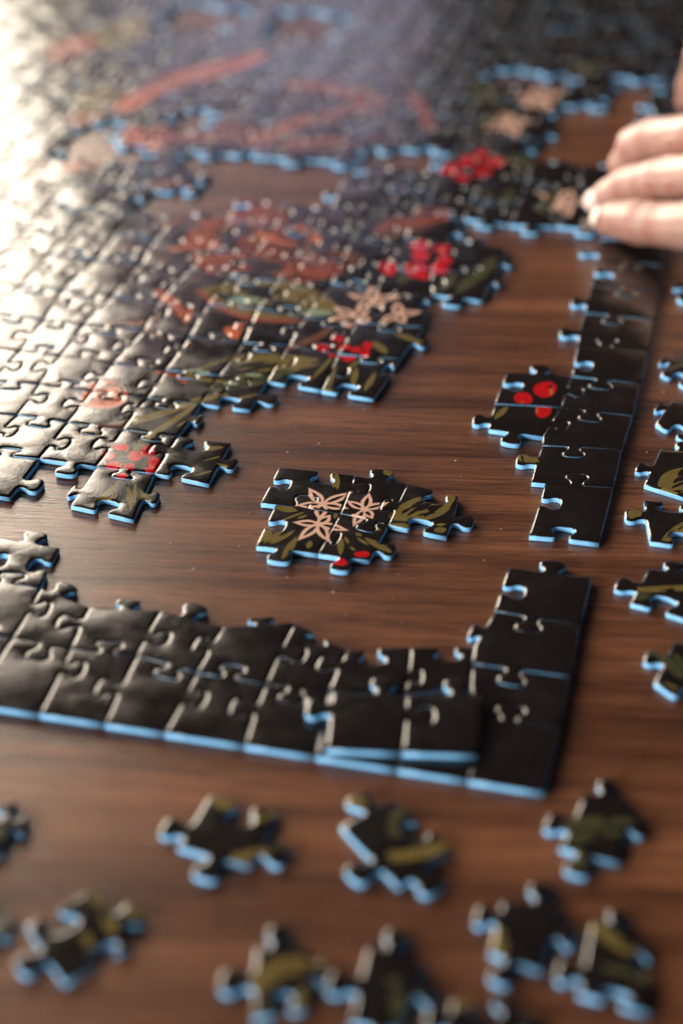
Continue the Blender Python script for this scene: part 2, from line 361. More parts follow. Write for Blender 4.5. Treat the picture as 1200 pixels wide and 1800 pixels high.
# ------------------------------------------------------------------ puzzle pieces
def bez(p0, p1, p2, p3, n):
    t = np.linspace(0, 1, n+1)[1:, None]
    return (1-t)**3*p0+3*(1-t)**2*t*p1+3*(1-t)*t*t*p2+t**3*p3
def knob_edge(a, b, tip, rng, fine):
    """the cut from a to b with one tab (tip: its farthest point, None for a straight cut)"""
    a = np.array(a, float); b = np.array(b, float); d = b-a; L = np.hypot(*d); u = d/L; n = np.array([-u[1], u[0]])
    k = {2: 4, 1: 3, 0: 2}[fine]
    if tip is None:
        m = max(2, int(L/5)); return np.array([a+d*t for t in np.linspace(0, 1, m+1)])
    v = np.array(tip, float)-a; s = float(v@u); h = float(v@n); sg = 1 if h > 0 else -1; h = abs(h)
    h = min(max(h, 3.6), 7.6); r = min(3.75, L*0.21)*rng.uniform(0.92, 1.06); wn = r*rng.uniform(0.56, 0.68)
    s = min(max(s, r+2.2), L-r-2.2) if L > 2*r+4.6 else L/2
    sk = rng.uniform(-0.5, 0.5); fl = min(1.6, s-wn-0.4, L-s-wn-0.4)
    def P(x, y): return np.array([x, y])
    R = [P(s-wn-fl, 0)]
    R += list(bez(R[-1], P(s-wn+0.2, 0), P(s-wn+0.5, 0.08*h), P(s-wn, 0.32*h), k))
    R += list(bez(R[-1], P(s-wn-0.5, 0.5*h), P(s-r, 0.48*h), P(s-r+sk*.3, 0.70*h), k))
    R += list(bez(R[-1], P(s-r+sk*.3, 0.96*h), P(s-0.6*r+sk, h), P(s+sk, h), k))
    R += list(bez(R[-1], P(s+0.6*r+sk, h), P(s+r+sk*.3, 0.96*h), P(s+r+sk*.3, 0.70*h), k))
    R += list(bez(R[-1], P(s+r, 0.48*h), P(s+wn+0.5, 0.5*h), P(s+wn, 0.32*h), k))
    R += list(bez(R[-1], P(s+wn-0.5, 0.08*h), P(s+wn-0.2, 0), P(s+wn+fl, 0), k))
    m = max(1, int((s-wn-fl)/3)); pre = [P(x, 0) for x in np.linspace(0, s-wn-fl, m+1)[:-1]]
    m = max(1, int((L-s-wn-fl)/3)); post = [P(x, 0) for x in np.linspace(s+wn+fl, L, m+1)[1:]]
    Q = np.array(pre+R+post); bow = rng.uniform(-0.35, 0.35)
    t = np.clip(Q[:, 0]/L, 0, 1); Q[:, 1] = Q[:, 1]*sg+bow*4*t*(1-t)
    return a+Q[:, :1]*u+Q[:, 1:]*n

def offset(P, nrm, d): return P-nrm*d
def normals_of(P):
    e = np.roll(P, -1, 0)-P; e /= np.linalg.norm(e, axis=1)[:, None]+1e-12
    n1 = np.stack([e[:, 1], -e[:, 0]], 1); n0 = np.roll(n1, 1, 0); n = n0+n1
    n /= np.linalg.norm(n, axis=1)[:, None]+1e-9
    c = np.clip(np.sum(n*n1, 1), 0.62, 1)
    return n, n/c[:, None]
THICK = 1.95
def shoelace(P):
    x, y = P[:, 0], P[:, 1]
    return 0.5*np.sum(x*np.roll(y, -1)-np.roll(x, -1)*y)
def fold_limit(P, nm, d):
    """how far each point can move inwards before the outline folds over itself"""
    lim = np.full(len(P), d); e0 = np.roll(P, -1, 0)-P; l0 = np.sum(e0*e0, 1)
    for _ in range(14):
        Q = P-nm*lim[:, None]; e = np.roll(Q, -1, 0)-Q
        bad = np.sum(e*e0, 1) < 0.22*l0
        if not bad.any(): break
        b = bad | np.roll(bad, 1) | np.roll(bad, 2) | np.roll(bad, -1)
        lim[b] *= 0.8
    for _ in range(2): lim = np.minimum(lim, (np.roll(lim, 1)+lim+np.roll(lim, -1))/3)
    return lim
def piece_meshes(P, motifs, origin, base='black', inset=1.0, soft=1.0):
    """card core and printed face of the outline P (ccw, mm)"""
    N = len(P); nu, nm = normals_of(P)
    # --- card
    r0, r1 = offset(P, nm, 0.07), offset(P, nm, 0.045)
    o = np.array(origin)
    v = [(*(q-o)*MM, 0.0) for q in r0]+[(*(q-o)*MM, (THICK-0.46*(.4+.6*soft))*MM) for q in r1]
    f = [(i, (i+1) % N, N+(i+1) % N, N+i) for i in range(N)]+[tuple(range(N-1, -1, -1))]
    core = bpy.data.meshes.new('puzzle_piece'); core.from_pydata(v, [], f); core.materials.append(CARD)
    nor = [Vector((a, b, 0)) for a, b in nu]*2
    core.polygons.foreach_set('use_smooth', [True]*(N)+[False])
    core.normals_split_custom_set_from_vertices(nor)
    # --- face
    lim = fold_limit(P, nm, 1.05*inset*soft)
    rings = [(0.03, THICK-0.48*(.4+.6*soft)), (0.06+0.14*soft, THICK-0.27*soft), (0.06+.46*soft, THICK-0.10*soft), (1.05*soft, THICK)]
    R = [offset(P, nm, np.minimum(d, lim)[:, None]) for d, z in rings]
    bb = (*P.min(0), *P.max(0))
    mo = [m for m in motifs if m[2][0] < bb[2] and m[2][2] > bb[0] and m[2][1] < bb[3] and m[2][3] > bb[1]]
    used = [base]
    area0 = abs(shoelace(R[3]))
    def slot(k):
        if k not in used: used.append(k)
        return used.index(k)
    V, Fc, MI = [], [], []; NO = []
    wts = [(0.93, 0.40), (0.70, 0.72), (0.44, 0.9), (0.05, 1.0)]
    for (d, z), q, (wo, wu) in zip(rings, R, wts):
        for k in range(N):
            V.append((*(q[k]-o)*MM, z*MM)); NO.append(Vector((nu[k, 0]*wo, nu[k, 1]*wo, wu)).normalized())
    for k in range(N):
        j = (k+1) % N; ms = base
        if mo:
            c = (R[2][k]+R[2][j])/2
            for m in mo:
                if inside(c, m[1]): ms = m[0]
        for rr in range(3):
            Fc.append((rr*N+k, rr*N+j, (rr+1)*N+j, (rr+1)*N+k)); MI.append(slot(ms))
    verts = [Vector(q) for q in R[3]]; faces = [list(range(N))]
    for m in mo:
        n0 = len(verts); verts += [Vector(q) for q in m[1]]; faces.append(list(range(n0, n0+len(m[1]))))
    try:
        cv, ce, cf, ov, oe, of = delaunay_2d_cdt(verts, [], faces, 1, 1e-4)
    except Exception:
        cv, cf, of, ov = [Vector(q) for q in R[3]], [list(range(N))], [[0]], [[i] for i in range(N)]
    n0 = len(V); mp = {}
    for i, q in enumerate(cv):
        rim = [k for k in ov[i] if k < N]
        if rim: mp[i] = 3*N+rim[0]
    got = sum(abs(shoelace(np.array([cv[i] for i in fc]))) for fc, src in zip(cf, of) if 0 in src)
    if got < 0.96*area0:
        if inset > 0.08: return piece_meshes(P, motifs, origin, base, inset*0.6, soft)
        if len(mo): return piece_meshes(P, [], origin, base, 0.3, soft)
        print('patchy face', to_px(*o), round(got), round(area0))
    for fc, src in zip(cf, of):
        if 0 not in src: continue
        ids = []
        for i in fc:
            if i not in mp:
                mp[i] = len(V); V.append((*(np.array(cv[i])-o)*MM, THICK*MM)); NO.append(Vector((0, 0, 1)))
            ids.append(mp[i])
        if len(set(ids)) < 3: continue
        Fc.append(tuple(ids)); top = max(src); MI.append(slot(mo[top-1][0]) if top > 0 else 0)
    face = bpy.data.meshes.new('printed_face'); face.from_pydata(V, [], Fc)
    for k in used: face.materials.append(M[k])
    face.polygons.foreach_set('material_index', MI); face.polygons.foreach_set('use_smooth', [True]*len(Fc))
    face.normals_split_custom_set_from_vertices(NO)
    return core, face

class Sheet:
    """pieces that share their cuts: nodes in mm, one cut per pair of nodes"""
    def __init__(self, seed): self.n = {}; self.e = {}; self.spec = {}; self.rng = random.Random(seed); self.p = []
    def px(self, **kw):
        for k, (x, y) in kw.items(): self.n[k] = at(x, y)
    def cut(self, a, b, tip, px=True, z=2.0):
        self.spec[frozenset((a, b))] = None if tip is None else (at(*tip, z) if px else np.array(tip))
    def edge(self, a, b, fine):
        key = frozenset((a, b))
        if key not in self.e:
            A, B = self.n[a], self.n[b]
            if key in self.spec: tip = self.spec[key]
            else:
                d = B-A; L = np.hypot(*d); nn = np.array([-d[1], d[0]])/L
                if L < 11: tip = None
                else: tip = A+d*self.rng.uniform(0.40, 0.60)+nn*self.rng.choice((-1, 1))*self.rng.uniform(4.9, 6.3)
            self.e[key] = (a, knob_edge(A, B, tip, self.rng, fine))
        s, pl = self.e[key]
        return pl if s == a else pl[::-1]
    def outline(self, nodes, fine=2):
        P = np.concatenate([self.edge(nodes[i], nodes[(i+1) % len(nodes)], fine)[:-1] for i in range(len(nodes))])
        x, y = P[:, 0], P[:, 1]
        if np.sum(x*np.roll(y, -1)-np.roll(x, -1)*y) < 0: P = P[::-1].copy()
        return P

def add_piece(P, parent, pz=0.0, base='black', motifs=MOTIFS, soft=1.0):
    c = P.mean(0)
    core, face = piece_meshes(P, motifs, c, base, 1.0, soft)
    o = link(bpy.data.objects.new('puzzle_piece', core), parent)
    o.location = Vector((c[0]*MM, c[1]*MM, pz*MM))-parent.location
    rg = random.Random(int(abs(c[0]*7)+abs(c[1]*13)))
    o.rotation_euler = (rg.uniform(-.018, -.003), rg.uniform(-.010, .010), 0)
    o.location.z += rg.uniform(0.16, 0.36)*MM
    link(bpy.data.objects.new('printed_face', face), o)
    return o

# ---- 1. border corner at the near edge
fr = Sheet(11)
fr.px(f8=(955, 1393), f7=(822, 1371.5), f6=(699, 1352), f5=(555, 1329.5), f4=(430, 1310), f3=(290, 1288.5), f2=(185, 1272.5), f1=(70, 1255), f0=(-52, 1236.5), fm=(-175, 1218),
      g0=(23, 1121), g1=(125, 1141), g2=(241, 1152), g3=(346, 1183), g4=(467, 1202), g5=(577, 1216), g6=(711, 1222), g7=(826, 1206), gm=(-80, 1105),
      h0=(72, 1033), h1=(157, 1067), h2=(283, 1072), h3=(392, 1102), h4=(517, 1093), h5=(610, 1143), h6=(721, 1137), h7=(832, 1137), hm=(-38, 1020),
      c1r=(984, 1279), c1l=(838, 1262), c2r=(1001, 1190), c2l=(829, 1166), c3r=(1019, 1098), c3l=(869, 1073), c4r=(1040, 1015), c4l=(893, 997),
      u0=(0, 945), u1=(105, 962))
for a, b in [('fm', 'f0'), ('f0', 'f1'), ('f1', 'f2'), ('f2', 'f3'), ('f3', 'f4'), ('f4', 'f5'), ('f5', 'f6'), ('f6', 'f7'), ('f7', 'f8'), ('f8', 'c1r'), ('c1r', 'c2r'), ('c2r', 'c3r'), ('c3r', 'c4r'), ('g7', 'c1l'), ('g7', 'c2l'), ('c2l', 'h7')]:
    fr.cut(a, b, None)
for a, b, t in [('f1', 'g1', (146, 1178)), ('f2', 'g2', (170, 1207)), ('f3', 'g3', (359, 1231)), ('f4', 'g4', (406, 1242)), ('f5', 'g5', (618, 1275)), ('f6', 'g6', (752, 1280)), ('f7', 'c1l', (800, 1320)),
                ('g0', 'g1', (58, 1164)), ('g1', 'g2', (196, 1126)), ('g2', 'g3', (287, 1192)), ('g3', 'g4', (412, 1169)), ('g4', 'g5', (508, 1236)), ('g5', 'g6', None), ('g6', 'g7', None),
                ('h0', 'g0', (85, 1072)), ('g1', 'h1', (101, 1092)), ('g2', 'h2', (298, 1125)), ('g3', 'h3', (341, 1132)), ('g4', 'h4', (537, 1152)), ('g5', 'h5', (559, 1164)), ('g6', 'h6', (738, 1190)),
                ('h0', 'h1', (122, 1024)), ('h1', 'h2', (228, 1051)), ('h2', 'h3', (352, 1057)), ('h3', 'h4', (458, 1087)), ('h4', 'h5', (556, 1122)), ('h5', 'h6', (658, 1180)), ('h6', 'h7', (787, 1160)),
                ('c1l', 'c1r', (898, 1230)), ('c2l', 'c2r', (893, 1205)), ('c3l', 'c3r', (922, 1116)), ('c4l', 'c4r', (972, 984)), ('c4l', 'c3l', (921, 1042)), ('c3l', 'h7', (836, 1109)),
                ('u0', 'u1', (68, 933)), ('u1', 'h0', (52, 993)), ('u0', 'hm', (13, 985))]:
    fr.cut(a, b, t)
FR = thing('puzzle_border', 'near corner of the black puzzle border with a long straight blue front edge', 'jigsaw puzzle', Vector((-0.1, 0.37, 0)), 'joined puzzle sections')
for nodes in ['fm f0 g0 gm', 'f0 f1 g1 g0', 'f1 f2 g2 g1', 'f2 f3 g3 g2', 'f3 f4 g4 g3', 'f4 f5 g5 g4', 'f5 f6 g6 g5', 'f6 f7 c1l g7 g6', 'f7 f8 c1r c1l', 'c1l c1r c2r c2l g7', 'c2l c2r c3r c3l h7', 'c3l c3r c4r c4l',
              'g0 g1 h1 h0', 'g1 g2 h2 h1', 'g2 g3 h3 h2', 'g3 g4 h4 h3', 'g4 g5 h5 h4', 'g5 g6 h6 h5', 'g6 g7 c2l h7 h6', 'gm g0 h0 hm', 'hm h0 u1 u0']:
    o = add_piece(fr.outline(nodes.split()), FR, soft=0.85)
    if nodes[0] == 'f': o.rotation_euler = (-.007, o.rotation_euler.y*.25, 0); o.location.z = 0.24*MM

# ---- 2. two joined border pieces lying on the border
pr = Sheet(12)
for k, (x, y) in dict(a0=(572, 1318), a1=(706, 1323), a2=(838, 1328), b0=(583, 1216), b1=(713, 1222), b2=(846, 1222)).items(): pr.n[k] = at(x, y, 4.0)
for a, b, t in [('a0', 'a1', None), ('a1', 'a2', None), ('a0', 'b0', (536, 1245)), ('a1', 'b1', (760, 1258)), ('b0', 'b1', (674, 1190)), ('b1', 'b2', (800, 1186)), ('a2', 'b2', None)]: pr.cut(a, b, t, z=4.0)
PR = thing('border_pieces', 'two joined black border pieces lying askew on top of the near border', 'jigsaw pieces', Vector((-0.07, 0.36, 0.00197)))
for nodes in ['a0 a1 b1 b0', 'a1 a2 b2 b1']:
    o = add_piece(pr.outline(nodes.split()), PR, 2.25, motifs=[]); o.rotation_euler = (-.004, .012 if nodes[1] == '0' else -.006, 0)

# ---- 3. flower cluster in the middle
cl = Sheet(13)
cl.px(a=(490, 821), b=(622, 836), c=(716, 850), d=(806, 872), e=(458, 884), e2=(484, 887), f=(598, 903), g=(682, 923), h=(784, 943), i=(450, 960), j=(559, 974), j2=(562, 970), k=(649, 985))
cl.cut('e', 'e2', None)
for a, b, t in [('a', 'b', (562, 851)), ('b', 'c', (674, 824)), ('c', 'd', (757, 890)), ('a', 'e', (509, 853)), ('e2', 'f', (543, 867)), ('b', 'f', (648, 859)), ('f', 'g', (638, 935)), ('c', 'g', (671, 887)),
                ('g', 'h', (742, 913)), ('d', 'h', (831, 917)), ('e2', 'i', (501, 926)), ('i', 'j', (488, 988)), ('f', 'j', (585, 946)), ('j', 'k', (596, 1003)), ('g', 'k', (695, 968))]:
    cl.cut(a, b, t)
CL = thing('puzzle_cluster', 'five joined pieces with three pink star flowers, alone on the bare wood in the middle', 'jigsaw puzzle', Vector((-0.11, 0.46, 0)), 'joined puzzle sections')
for nodes in ['e e2 f b a', 'f g c b', 'g h d c', 'i j f e2', 'j k g f']: add_piece(cl.outline(nodes.split()), CL, soft=0.55)

# ---- 4. right border strip with the berry pieces
st = Sheet(14)
st.px(r0=(1052, 954), r1=(1077, 857), r2=(1092, 790), r3=(1111, 731), r4=(1125, 674), r5=(1139, 617), r6=(1150, 562), r7=(1158, 512), r8=(1166, 466), r9=(1174, 425), r10=(1182, 387), r11=(1189, 352),
      l0=(929, 941), l1=(957, 849), l1b=(933, 847), l2=(952, 783), l2b=(953, 767), l3=(985, 716), l4=(1004, 661), l5=(1014, 606), l6=(1026, 550), l7=(1037, 503), l8=(1047, 459), l9=(1056, 420), l10=(1064, 382), l11=(1072, 348),
      b0=(858, 754), b1=(869, 710), b2=(890, 655))
for i in range(11): st.cut('r%d' % i, 'r%d' % (i+1), None)
st.cut('l1', 'l1b', None); st.cut('l2', 'l2b', None)
for a, b, t in [('l0', 'r0', (990, 927)), ('l0', 'l1', (983, 886)), ('l1', 'r1', (1013, 827)), ('l1b', 'l2', (908, 806)), ('l2', 'r2', (1007, 804)), ('l3', 'r3', (1032, 743)), ('l4', 'r4', (1053, 685)), ('l5', 'r5', (1066, 592)), ('l6', 'r6', (1072, 575)), ('l7', 'r7', (1098, 528)), ('l8', 'r8', (1105, 478)),
                ('l4', 'l5', (1040, 645)), ('l5', 'l6', (984, 583)), ('l6', 'l7', (1003, 530)), ('l7', 'l8', (1075, 487)), ('l8', 'l9', (1016, 440)), ('l9', 'l10', None), ('l9', 'r9', None), ('l10', 'r10', None), ('l11', 'r11', None), ('l10', 'l11', None),
                ('b0', 'l2b', (893, 782)), ('b0', 'b1', (831, 736)), ('b1', 'b2', (917, 682)), ('b2', 'l4', (950, 641)), ('l2b', 'l3', (997, 750)), ('b1', 'l3', None), ('l3', 'l4', (962, 690))]:
    st.cut(a, b, t)
st.cut('l3', 'l4', (1024, 690))
ST = thing('puzzle_border', 'narrow black right border strip with a three red berries piece joined to it', 'jigsaw puzzle', Vector((-0.045, 0.58, 0)), 'joined puzzle sections')
for nodes in ['l0 r0 r1 l1', 'l1b l1 r1 r2 l2', 'l2 r2 r3 l3 l2b', 'l3 r3 r4 l4', 'l4 r4 r5 l5', 'l5 r5 r6 l6', 'l6 r6 r7 l7', 'l7 r7 r8 l8', 'l8 r8 r9 l9', 'l9 r9 r10 l10', 'l10 r10 r11 l11', 'b0 l2b l3 b1', 'b1 l3 l4 b2']:
    add_piece(st.outline(nodes.split(), 2 if nodes[0] == 'b' or nodes[1] < '5' else 1), ST, soft=0.62)

# ---- 5. the large joined section
COLS = [-33.2, -57, -78.5, -100.5, -120.7, -140, -159.5, -177.7, -197, -217, -236.5]
while COLS[-1] > -520: COLS.append(COLS[-1]-(19.0 if len(COLS) % 2 else 20.2))
ROWS = [446, 470.5, 496, 519.5, 541, 568, 596, 625.5, 650, 676, 702.5]
while ROWS[-1] < 1075: ROWS.append(ROWS[-1]+(24.4 if len(ROWS) % 2 else 25.6))
mn = Sheet(21)
for i, X in enumerate(COLS):
    for j, Y in enumerate(ROWS):
        near = j < 5 and X > -220
        q = 0.4 if near else 2.3
        mn.n[(i, j)] = np.array([X+(mn.rng.uniform(-q, q) if i else 0), Y+mn.rng.uniform(-q, q)])
def ND(x, y): return (min(range(len(COLS)), key=lambda i: abs(COLS[i]-x)), min(range(len(ROWS)), key=lambda j: abs(ROWS[j]-y)))
for x, y, nx, ny in [(-120.7, 541, -120.5, 537), (-140, 541, -139.6, 539), (-120.7, 568, -118, 569), (-120.7, 596, -115, 597), (-120.7, 625.5, -117.5, 625.5), (-100.5, 625.5, -98, 624), (-100.5, 650, -97, 650), (-100.5, 676, -97, 676), (-158.5, 470.5, -158.6, 468.6), (-177.7, 446, -174.8, 442.6)]:
    mn.n[ND(x, y)] = np.array([nx, ny], float)
for j in range(len(ROWS)-1): mn.cut((0, j), (0, j+1), None)
for p, q, t in [((-217, 446), (-217, 470.5), (74, 853)), ((-236.5, 446), (-217, 446), None), ((-217, 470.5), (-197, 470.5), (112, 835)), ((-197, 446), (-177.7, 446), (197, 880)), ((-177.7, 446), (-177.7, 470.5), (280, 874)), ((-197, 446), (-197, 470.5), (123, 862)),
                ((-177.7, 470.5), (-159.5, 470.5), (327, 815)), ((-159.5, 470.5), (-159.5, 496), (417, 816)), ((-177.7, 496), (-159.5, 496), (336, 798)), ((-177.7, 496), (-177.7, 519.5), (353, 737)),
                ((-177.7, 519.5), (-159.5, 519.5), (407, 697)), ((-159.5, 519.5), (-159.5, 541), (488, 702)), ((-159.5, 541), (-140, 541), (528, 656)), ((-140, 541), (-120.7, 541), (617, 671)), ((-120.7, 541), (-120.7, 568), (674, 647)),
                ((-120.7, 568), (-120.7, 596), (753, 603)), ((-120.7, 596), (-120.7, 625.5), (750, 534)), ((-120.7, 625.5), (-100.5, 625.5), (787, 544)), ((-100.5, 625.5), (-100.5, 650), (868, 493)), ((-100.5, 650), (-100.5, 676), (902, 461)), ((-120.7, 676), (-120.7, 702.5), (817, 407)),
                ((-100.5, 702.5), (-78.5, 702.5), (932, 411))]:
    mn.cut(ND(*p), ND(*q), t)
def pinside(p, poly): return inside(p, np.array(poly, float))
HOLES = [[(120, 285), (125, 235), (150, 225), (215, 215), (265, 262), (340, 315), (345, 362), (240, 365), (225, 320), (150, 290)], [(345, 282), (570, 272), (590, 345), (470, 352), (330, 385), (300, 370)], [(640, 250), (755, 250), (770, 300), (650, 308)],
         [(985, 195), (1085, 180), (1130, 235), (1050, 300), (975, 290)], [(880, 120), (1005, 118), (1005, 165), (885, 160)], [(1075, 140), (1140, 150), (1125, 195), (1085, 190)], [(310, 185), (350, 185), (355, 235), (310, 235)], [(305, 5), (395, 5), (400, 45), (310, 45)], [(490, 30), (600, 30), (610, 72), (490, 72)]]
KEEP = [[(250, 268), (340, 268), (335, 332), (245, 335)]]
RMAX = {0: -217, 1: -158, 2: -177, 3: -158, 4: -120, 5: -120, 6: -120, 7: -100, 8: -100, 9: -120, 10: -57, 11: -57, 12: -33}
cells = []
for j in range(len(ROWS)-1):
    for i in range(len(COLS)-1):
        x1, x0 = COLS[i], COLS[i+1]; cx, cy = (x0+x1)/2, (ROWS[j]+ROWS[j+1])/2
        ok = x1 <= RMAX.get(j, -33)+0.8 or (j == 0 and abs(cx+187.3) < 3)
        px, py = to_px(cx, cy)
        if px < -75 or px > 1330 or py < -55: ok = False
        if any(pinside((px, py), h) for h in HOLES) and not any(pinside((px, py), k) for k in KEEP): ok = False
        if ok: cells.append((j, i, px, py))
cells.sort(key=lambda c: (-c[3]))
MN = thing('jigsaw_puzzle', 'largest joined puzzle section with orange flowers, green leaves and red berries, upper left', 'jigsaw puzzle', Vector((-0.2, 0.62, 0)), 'joined puzzle sections')
for j, i, px, py in cells[:300]:
    add_piece(mn.outline([(i+1, j), (i, j), (i, j+1), (i+1, j+1)], 2 if py > 560 else (1 if py > 250 else 0)), MN)
rest = cells[300:]
if rest:                                   # the farthest, smallest pieces beyond the limit: one joined part
    bm = bmesh.new(); mats = [CARD]+list(M.values()); c0 = np.array([MN.location.x, MN.location.y])/MM
    for j, i, px, py in rest:
        core, face = piece_meshes(mn.outline([(i+1, j), (i, j), (i, j+1), (i+1, j+1)], 0), MOTIFS, c0)
        for me in (core, face):
            idx = [mats.index(m) for m in me.materials]
            for p in me.polygons: p.material_index = idx[p.material_index]
            bm.from_mesh(me); bpy.data.meshes.remove(me)
    me = bpy.data.meshes.new('puzzle_pieces'); bm.to_mesh(me); bm.free()
    for m in mats: me.materials.append(m)
    o = link(bpy.data.objects.new('puzzle_pieces', me), MN); o['kind'] = 'stuff'; o.location.z = 0.00025
print('main pieces', len(cells))

# ---- 6. loose pieces
LOOSE = [  # label, corners (pixels), tabs and blanks of the four sides, print seed
 ('loose black and olive piece alone below the left half of the blue border edge', [(312, 1486), (440, 1520), (490, 1425), (367, 1396)], [(355, 1543), (505, 1505), (410, 1452), (283, 1450)]),
 ('loose piece with one long olive leaf below the right half of the border edge', [(598, 1450), (700, 1556), (796, 1490), (690, 1404)], [(603, 1545), (745, 1580), (716, 1466), (622, 1396)]),
 ('loose dark piece just off the near corner of the puzzle border', [(983, 1488), (1088, 1514), (1112, 1408), (1025, 1392)], [(1008, 1542), (1136, 1452), (1068, 1367), (957, 1438)]),
 ('loose piece turned on its corner with a red speck, lower left foreground', [(45, 1622), (112, 1726), (232, 1662), (165, 1560)], [(32, 1698), (172, 1664), (246, 1600), (112, 1634)]),
 ('loose dark piece half cut off by the left edge, the upper one of two there', [(-95, 1510), (8, 1498), (32, 1408), (-75, 1422)], [(-40, 1470), (48, 1448), (-20, 1440), (-120, 1465)]),
 ('loose dark piece showing only a tab at the left edge, below the other cut-off piece', [(-118, 1692), (-14, 1665), (-8, 1572), (-105, 1590)], [(-60, 1720), (24, 1640), (-55, 1610), (-140, 1640)]),
 ('loose piece with a curved olive leaf, touching the bottom edge', [(445, 1788), (540, 1772), (548, 1668), (447, 1664)], [(492, 1745), (575, 1704), (490, 1613), (386, 1722)]),
 ('loose dark piece right of the one with a curved olive leaf', [(615, 1796), (704, 1806), (748, 1690), (645, 1662)], [(655, 1850), (768, 1745), (705, 1628), (574, 1722)]),
 ('lowest loose piece, mostly cut off by the bottom edge', [(780, 1868), (905, 1862), (906, 1754), (790, 1758)], [(840, 1900), (950, 1800), (855, 1788), (746, 1768)]),
 ('loose dark piece in the lower right, touching another at its right', [(860, 1672), (952, 1705), (990, 1592), (882, 1582)], [(846, 1722), (1014, 1645), (966, 1551), (836, 1602)]),
 ('loose piece with an olive stripe in the lower right corner, rightmost there', [(1015, 1744), (1140, 1778), (1142, 1652), (1040, 1614)], [(1078, 1748), (1112, 1692), (1085, 1594), (976, 1706)]),
 ('loose piece at the right edge beside the top of the near border corner', [(1107, 1058), (1214, 1090), (1228, 1010), (1138, 997)], [(1176, 1042), (1260, 1052), (1185, 985), (1081, 1022)]),
 ('lowest loose piece of the row along the right edge, half cut off', [(1149, 1197), (1245, 1262), (1288, 1150), (1182, 1126)], [(1230, 1212), (1310, 1215), (1240, 1115), (1131, 1150)]),
 ('loose piece with a striped olive leaf, right of the border strip', [(1131, 850), (1218, 878), (1243, 802), (1159, 787)], [None, (1270, 850), (1210, 765), (1117, 818)]),
 ('loose piece with an olive tab and stem, touching the striped leaf piece', [(1142, 950), (1226, 962), (1238, 893), (1131, 877)], [(1200, 922), (1268, 930), (1176, 898), (1098, 903)]),
 ('dark loose piece at the right edge just above the striped leaf piece', [(1151, 743), (1222, 786), (1262, 735), (1180, 702)], [(1204, 750), (1275, 765), (1225, 690), (1153, 712)]),
 ('dark loose piece at the right edge, second below the hand', [(1160, 656), (1226, 690), (1254, 642), (1187, 616)], [(1200, 655), (1265, 670), (1225, 610), (1160, 630)]),
 ('dark loose piece at the right edge, first one below the hand', [(1189, 524), (1252, 552), (1275, 512), (1208, 492)], [(1225, 528), (1290, 538), (1245, 486), (1186, 500)]),
]
